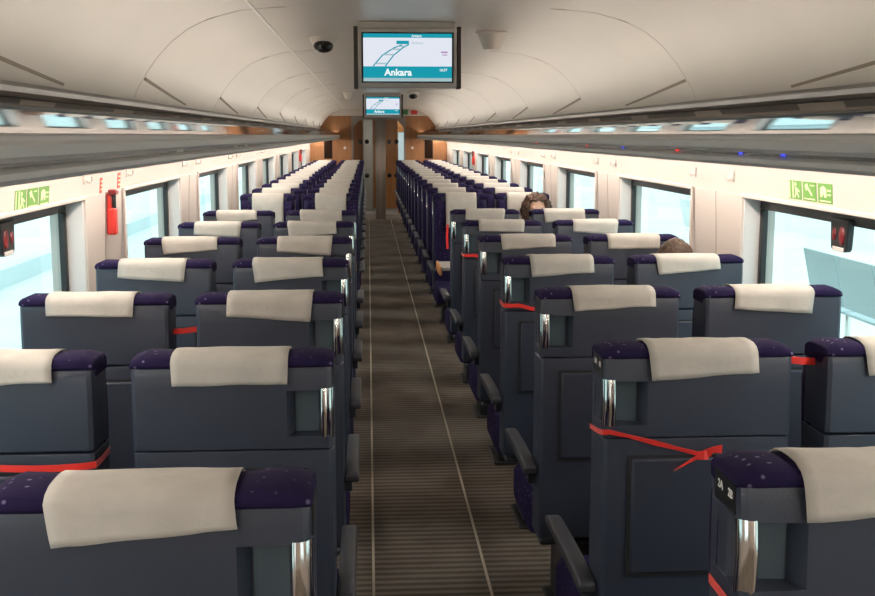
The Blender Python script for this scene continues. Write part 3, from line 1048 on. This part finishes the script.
def sticker(s, y, z, w, h, label):
    a = wall_a(z) - .001
    a2 = wall_a(z + h) - .001
    r = tag(empty('warning_sticker', (0, y, z)), label, 'sticker')
    MB().add([(s * a, -w, 0), (s * a, w, 0), (s * a2, w, h), (s * a2, -w, h)] + [(s * (a + .0012), -w, 0), (s * (a + .0012), w, 0), (s * (a2 + .0012), w, h), (s * (a2 + .0012), -w, h)],
             [(0, 1, 2, 3), (7, 6, 5, 4), (0, 4, 5, 1), (1, 5, 6, 2), (2, 6, 7, 3), (3, 7, 4, 0)]).build('sheet', M['red'], r, smooth=0)
    mb = MB()
    for q in range(3):
        v = .2 + q * .26
        aa, zz = a + (a2 - a) * v - .0012, h * v
        aa2, zz2 = a + (a2 - a) * (v + .1) - .0012, h * (v + .1)
        mb.add([(s * aa, -w * .7, zz), (s * aa, w * .7, zz), (s * aa2, w * .7, zz2), (s * aa2, -w * .7, zz2)], [(0, 1, 2, 3)])
    mb.build('print_lines', M['signwhite'], r, smooth=0)
    return r


hammer_case(-1, 4.87, 'red emergency hammer case on the pillar beyond the nearest left window')
sticker(-1, 4.80, 1.405, .022, .065, 'small red warning sticker on the header left of the hammer case')
sticker(-1, 5.14, 1.410, .030, .070, 'small red warning sticker on the header right of the hammer case')
hammer_case(1, 16.10, 'tiny far red hammer case on a right pillar near the end wall')
hammer_case(-1, 18.40, 'tiny far red hammer case on a left pillar near the end wall')


def hook(s, y, label):
    r = tag(empty('coat_hook', (s * (wall_a(1.47) - .001), y, 1.455)), label, 'hook', 'coat hooks under the racks')
    MB().box(min(0, -s * .008), max(0, -s * .008), -.008, .008, 0, .045).build('plate', M['silver'], r, bevel=.002)
    MB().tube([(-s * .006, 0, .012), (-s * .026, 0, .006), (-s * .034, 0, .018), (-s * .034, 0, .030)], .004, 8).build('prong', M['silver'], r)


nl = 0
for s, side in ((-1, 'left'), (1, 'right')):
    for k in range(4):
        for q, yy in enumerate((4.62 + WP * k, 5.16 + WP * k)):
            if s < 0 and k == 0:
                yy += -.12 if q == 0 else .12
            hook(s, yy, 'small metal coat hook under the %s rack, %s from the camera' % (side, ORD[k * 2 + q]))

# emergency release tabs in the top of the nearest windows
for s, side in ((-1, 'left'), (1, 'right')):
    for nm, y in (('nearest', 3.65 if s > 0 else 3.69),):
        r = tag(empty('window_release', (s * 1.397, y, 1.27)), 'black tab with red inlays hanging inside the nearest %s window' % side, 'window release', 'window release tabs')
        b = lambda x0, x1: (min(-s * x0, -s * x1), max(-s * x0, -s * x1))
        rings = []
        for (z, w) in ((.10, .075), (.075, .070), (.03, .066), (.0, .062), (-.010, .050)):
            x0, x1 = b(-.012, .012)
            rings.append([(x0, -w, z), (x1, -w, z), (x1, w, z), (x0, w, z)])
        MB().loft(rings).build('tab', M['gasket'], r, bevel=.004)
        for yy, hw in ((-.028, .020), (.034, .012)):
            MB().lathe([(0, 0), (hw, 0), (hw * .9, .004), (0, .006)], 16, Matrix.Translation((-s * .012, yy, .045)) @ Matrix.Rotation(-s * PI / 2, 4, 'Y') @ Matrix.Diagonal((1.7, 1, 1, 1))).build('inlay', M['darkred'], r)
        MB().box(*b(-.006, .013), -.045, .045, -.012, .004).build('lower_edge', M['silver'], r, bevel=.002)

# ------------------------------------------------------------------ passengers
def skin_body(name, J, E, extra, mat, parent=None, voxel=.008):
    me = bpy.data.meshes.new(name)
    me.from_pydata([j[0] for j in J], E, [])
    o = bpy.data.objects.new(name, me)
    C.objects.link(o)
    o.modifiers.new('skin', 'SKIN')
    for i, j in enumerate(J):
        r = j[1]
        me.skin_vertices[0].data[i].radius = (r, r * 0.85 if i in (0, 1, 2) else r)
    me.skin_vertices[0].data[0].use_root = True
    sb = o.modifiers.new('sub', 'SUBSURF')
    sb.levels = sb.render_levels = 2
    dg = bpy.context.evaluated_depsgraph_get()
    dg.update()
    m1 = bpy.data.meshes.new_from_object(o.evaluated_get(dg))
    bpy.data.objects.remove(o)
    bm = bmesh.new()
    bm.from_mesh(m1)
    for (vs, fs) in extra:
        nv = [bm.verts.new(v) for v in vs]
        for f in fs:
            try:
                bm.faces.new([nv[i] for i in f])
            except ValueError:
                pass
    bmesh.ops.recalc_face_normals(bm, faces=bm.faces[:])
    bm.to_mesh(m1)
    bm.free()
    o = bpy.data.objects.new(name, m1)
    C.objects.link(o)
    rm = o.modifiers.new('remesh', 'REMESH')
    rm.mode = 'VOXEL'
    rm.voxel_size = voxel
    dg = bpy.context.evaluated_depsgraph_get()
    dg.update()
    m2 = bpy.data.meshes.new_from_object(o.evaluated_get(dg))
    bpy.data.objects.remove(o)
    m2.materials.clear()
    m2.materials.append(mat)
    m2.shade_smooth()
    o = bpy.data.objects.new(name, m2)
    C.objects.link(o)
    if parent:
        o.parent = parent
    return o


def ell(c, r, n=16, m=12):
    vs, fs = [], []
    for i in range(m + 1):
        th = PI * i / m
        for j in range(n):
            ph = 2 * PI * j / n
            vs.append(Vector((c[0] + r[0] * math.sin(th) * math.cos(ph), c[1] + r[1] * math.sin(th) * math.sin(ph), c[2] + r[2] * math.cos(th))))
    for i in range(m):
        for j in range(n):
            fs.append((i * n + j, i * n + (j + 1) % n, (i + 1) * n + (j + 1) % n, (i + 1) * n + j))
    return vs, fs


def person(x, y, rz, headz, name_label, hair, jacket, curly, lean=0.0):
    """seated figure facing local +y, hips over the seat cushion"""
    r = tag(empty('person', (x, y, 0), rz), name_label, 'person')
    hz = headz - .115                     # head centre
    sh = hz - .27                         # shoulder height
    J, E, F = [], [], []

    def j(p, rad):
        J.append((p, rad))
        return len(J) - 1
    pel = j((0, .00, .575), .135)
    wst = j((0, -.015, .575 + (sh - .575) * .5), .125)
    chs = j((0, -.02, sh - .06), .135)
    nk = j((0, -.005, sh + .08), .052)
    hd = j((lean, .01, hz - .02), .07)
    E += [(pel, wst), (wst, chs), (chs, nk), (nk, hd)]
    hands = []
    for s in (-1, 1):
        s1 = j((s * .165, -.015, sh - .02), .058)
        el = j((s * .195, .06, sh - .27), .042)
        wr = j((s * .11, .25, .615), .028)
        pm = j((s * .085, .305, .605), .034)
        E += [(chs, s1), (s1, el), (el, wr), (wr, pm)]
        for q in range(4):
            f1 = j((s * (.108 - q * .017), .352, .606 - abs(q - 1.5) * .003), .0095)
            f2 = j((s * (.106 - q * .017), .376 + (.006 if q in (1, 2) else 0), .592), .0085)
            f3 = j((s * (.105 - q * .017), .386 + (.006 if q in (1, 2) else 0), .574), .0075)
            E += [(pm, f1), (f1, f2), (f2, f3)]
        t1 = j((s * .052, .300, .610), .011)
        t2 = j((s * .040, .335, .600), .009)
        E += [(pm, t1), (t1, t2)]
        hp = j((s * .09, .04, .565), .092)
        kn = j((s * .11, .42, .525), .062)
        an = j((s * .11, .43, .085), .040)
        to = j((s * .115, .56, .035), .034)
        E += [(pel, hp), (hp, kn), (kn, an), (an, to)]
    extra = [ell((lean, .015, hz), (.075, .095, .115), 24, 16), ell((lean, .055, hz - .055), (.055, .055, .06)),
             ell((lean, .112, hz - .022), (.012, .018, .022), 10, 8), ell((lean, .104, hz - .062), (.026, .010, .008), 10, 8)]
    for s in (-1, 1):
        extra.append(ell((lean + s * .077, .005, hz - .015), (.010, .02, .032), 10, 8))
        extra.append(ell((lean + s * .032, .096, hz + .022), (.026, .012, .008), 10, 8))
    b = skin_body('body', J, E, extra, M['skin'], r)
    for s in (-1, 1):
        vs, fs = ell((lean + s * .031, .098, hz + .004), (.013, .010, .009), 10, 8)
        MB().add(vs, fs).build('eye', M['eye'], b)
        vs, fs = ell((lean + s * .031, .1065, hz + .004), (.006, .004, .006), 8, 6)
        MB().add(vs, fs).build('iris', M['dark'], b)
    # clothing follows the body
    JC = [((p[0], p[1], p[2]), rad + .013) for p, rad in (J[pel], J[wst], J[chs])] + [((0, -.01, sh + .035), .072)]
    EC = [(0, 1), (1, 2), (2, 3)]
    n = 4
    for s in (-1, 1):
        JC += [((s * .165, -.015, sh - .02), .072), ((s * .195, .06, sh - .27), .054), ((s * .118, .235, .617), .040)]
        EC += [(2, n), (n, n + 1), (n + 1, n + 2)]
        n += 3
    skin_body('jacket', JC, EC, [], jacket, r, .012)
    JT = [((0, 0, .570), .14)]
    ET = []
    n = 1
    for s in (-1, 1):
        JT += [((s * .09, .04, .567), .102), ((s * .11, .42, .527), .074), ((s * .11, .43, .11), .054)]
        ET += [(0, n), (n, n + 1), (n + 1, n + 2)]
        n += 3
    skin_body('trousers', JT, ET, [], M['trousers'], r, .012)
    for s in (-1, 1):
        rings = []
        for (yy, w, zt) in ((.37, .036, .06), (.40, .043, .10), (.46, .044, .105), (.54, .046, .07), (.60, .042, .05), (.63, .026, .04)):
            rings.append([(s * .113 - w, yy, .001), (s * .113 - w, yy, zt * .6), (s * .113 - w * .5, yy, zt), (s * .113 + w * .5, yy, zt), (s * .113 + w, yy, zt * .6), (s * .113 + w, yy, .001)])
        MB().loft(rings).build('shoe', M['black'], r, bevel=.004)
    # hair: a cap with curls, open over the forehead and face
    bm = bmesh.new()
    bmesh.ops.create_icosphere(bm, subdivisions=5, radius=1.0)
    dele = []
    for v in bm.verts:
        p = v.co.copy()
        d_ = noise.noise(p * (3.2 if curly else 2.2)) * (.11 if curly else .04) + noise.noise(p * 8.5) * (.17 if curly else .05)
        if curly:
            v.co = Vector((p.x * .118, p.y * .118 - .004, p.z * .135)) * (1 + d_)
            if v.co.z < -.02:
                v.co.z *= 1.25
            if p.y > .30 and p.z < .52 and abs(p.x) < .60:
                v.co.y = min(v.co.y, .055)
        else:
            v.co = Vector((p.x * .088, p.y * .108 - .004, p.z * .128)) * (1 + d_)
            if p.y > .35 and p.z < .55:
                v.co.y = min(v.co.y, .05)
            if p.z < -.35:
                v.co.z = max(v.co.z, -.055)
        v.co += Vector((lean, .012, hz + .002))
    me = bpy.data.meshes.new('hair')
    bm.to_mesh(me)
    bm.free()
    me.materials.append(hair)
    me.shade_smooth()
    link('hair', me, r)
    return r


person(1.075, 9.18 - .30, PI, 1.168, 'person with curly brown hair seated facing the camera beside a right window', M['hair'], M['jacket'], True, -.07)
person(1.085, ROW1 + PITCH_Y * 3 + .30, 0, 1.205, 'person with short brown hair seated with back to camera, fourth row right window', M['hair2'], M['jacket2'], False)

# ------------------------------------------------------------------ outside
struct(MB().box(-30, 30, -10, 60, -1.15, -1.05).build('ground', M['track'], smooth=0))
struct(MB().box(1.72, 7.0, -8, 50, -1.05, 0.02).build('platform_right', M['plat'], smooth=0))
struct(MB().box(-9.0, -1.72, -8, 50, -1.05, -0.35).build('platform_left', M['plat'], smooth=0))
struct(MB().box(-2.6, -2.45, -8, 50, -0.35, -0.345).build('platform_line_left', M['platline'], smooth=0))
struct(MB().box(-5.2, -5.0, -8, 50, -0.35, -0.10).build('kerb_left', M['bldg'], smooth=0))
struct(MB().box(7.0, 7.4, -8, 50, 0.0, 0.9).build('parapet_right', M['platline'], smooth=0))
struct(MB().box(12.0, 12.5, -8, 60, -1.05, 3.4).build('building_right', M['bldg'], smooth=0))
struct(MB().box(-14.5, -14.0, -8, 60, -1.05, 2.2).build('building_left', M['bldg'], smooth=0))


def bench(x, y, L, mat, label, back=.82):
    r = tag(empty('platform_bench', (x, y, .02)), label, 'bench')
    n = max(2, int(L / .55))
    for i in range(n):
        y0 = -L / 2 + L / n * i + .012
        y1 = -L / 2 + L / n * (i + 1) - .012
        MB().loft([[(-.02, yy, .43), (.40, yy, .45), (.42, yy, .43), (.42, yy, .418), (.40, yy, .432), (-.01, yy, .41)] for yy in (y0, y1)]).build('seat_panel', mat, r, bevel=.004)
        MB().loft([[(-.02, yy, .46), (-.10, yy, back), (-.085, yy, back), (-.005, yy, .46)] for yy in (y0, y1)]).build('back_panel', mat, r, bevel=.004)
    MB().box(.15, .21, -L / 2, L / 2, .36, .415).build('beam', mat, r, bevel=.005)
    for yy in (-L / 2 + .2, L / 2 - .2):
        MB().tube([(.18, yy, .38), (.18, yy, .12), (.0, yy, .0)], .022).tube([(.18, yy, .14), (.36, yy, .0)], .022).build('leg', M['chrome'], r)


bench(3.05, 7.0, 1.7, M['bench'], 'grey metal platform bench outside the nearest right window')
bench(3.9, 13.4, 1.4, M['benchw'], 'white platform bench outside the second right window')

# ------------------------------------------------------------------ world and view
wd = bpy.data.worlds.new('overcast_sky')
bpy.context.scene.world = wd
wd.use_nodes = True
bg = wd.node_tree.nodes['Background']
bg.inputs['Color'].default_value = (0.79, 0.97, 1.0, 1)
bg.inputs['Strength'].default_value = 2.1
sc = bpy.context.scene
sc.view_settings.view_transform = 'Standard'
sc.view_settings.look = 'None'
sc.view_settings.exposure = 0.0
sc.view_settings.gamma = 1.0
sc.view_settings.use_curve_mapping = False
sc.cycles.max_bounces = 10
sc.cycles.transparent_max_bounces = 16
sc.cycles.sample_clamp_indirect = 6.0
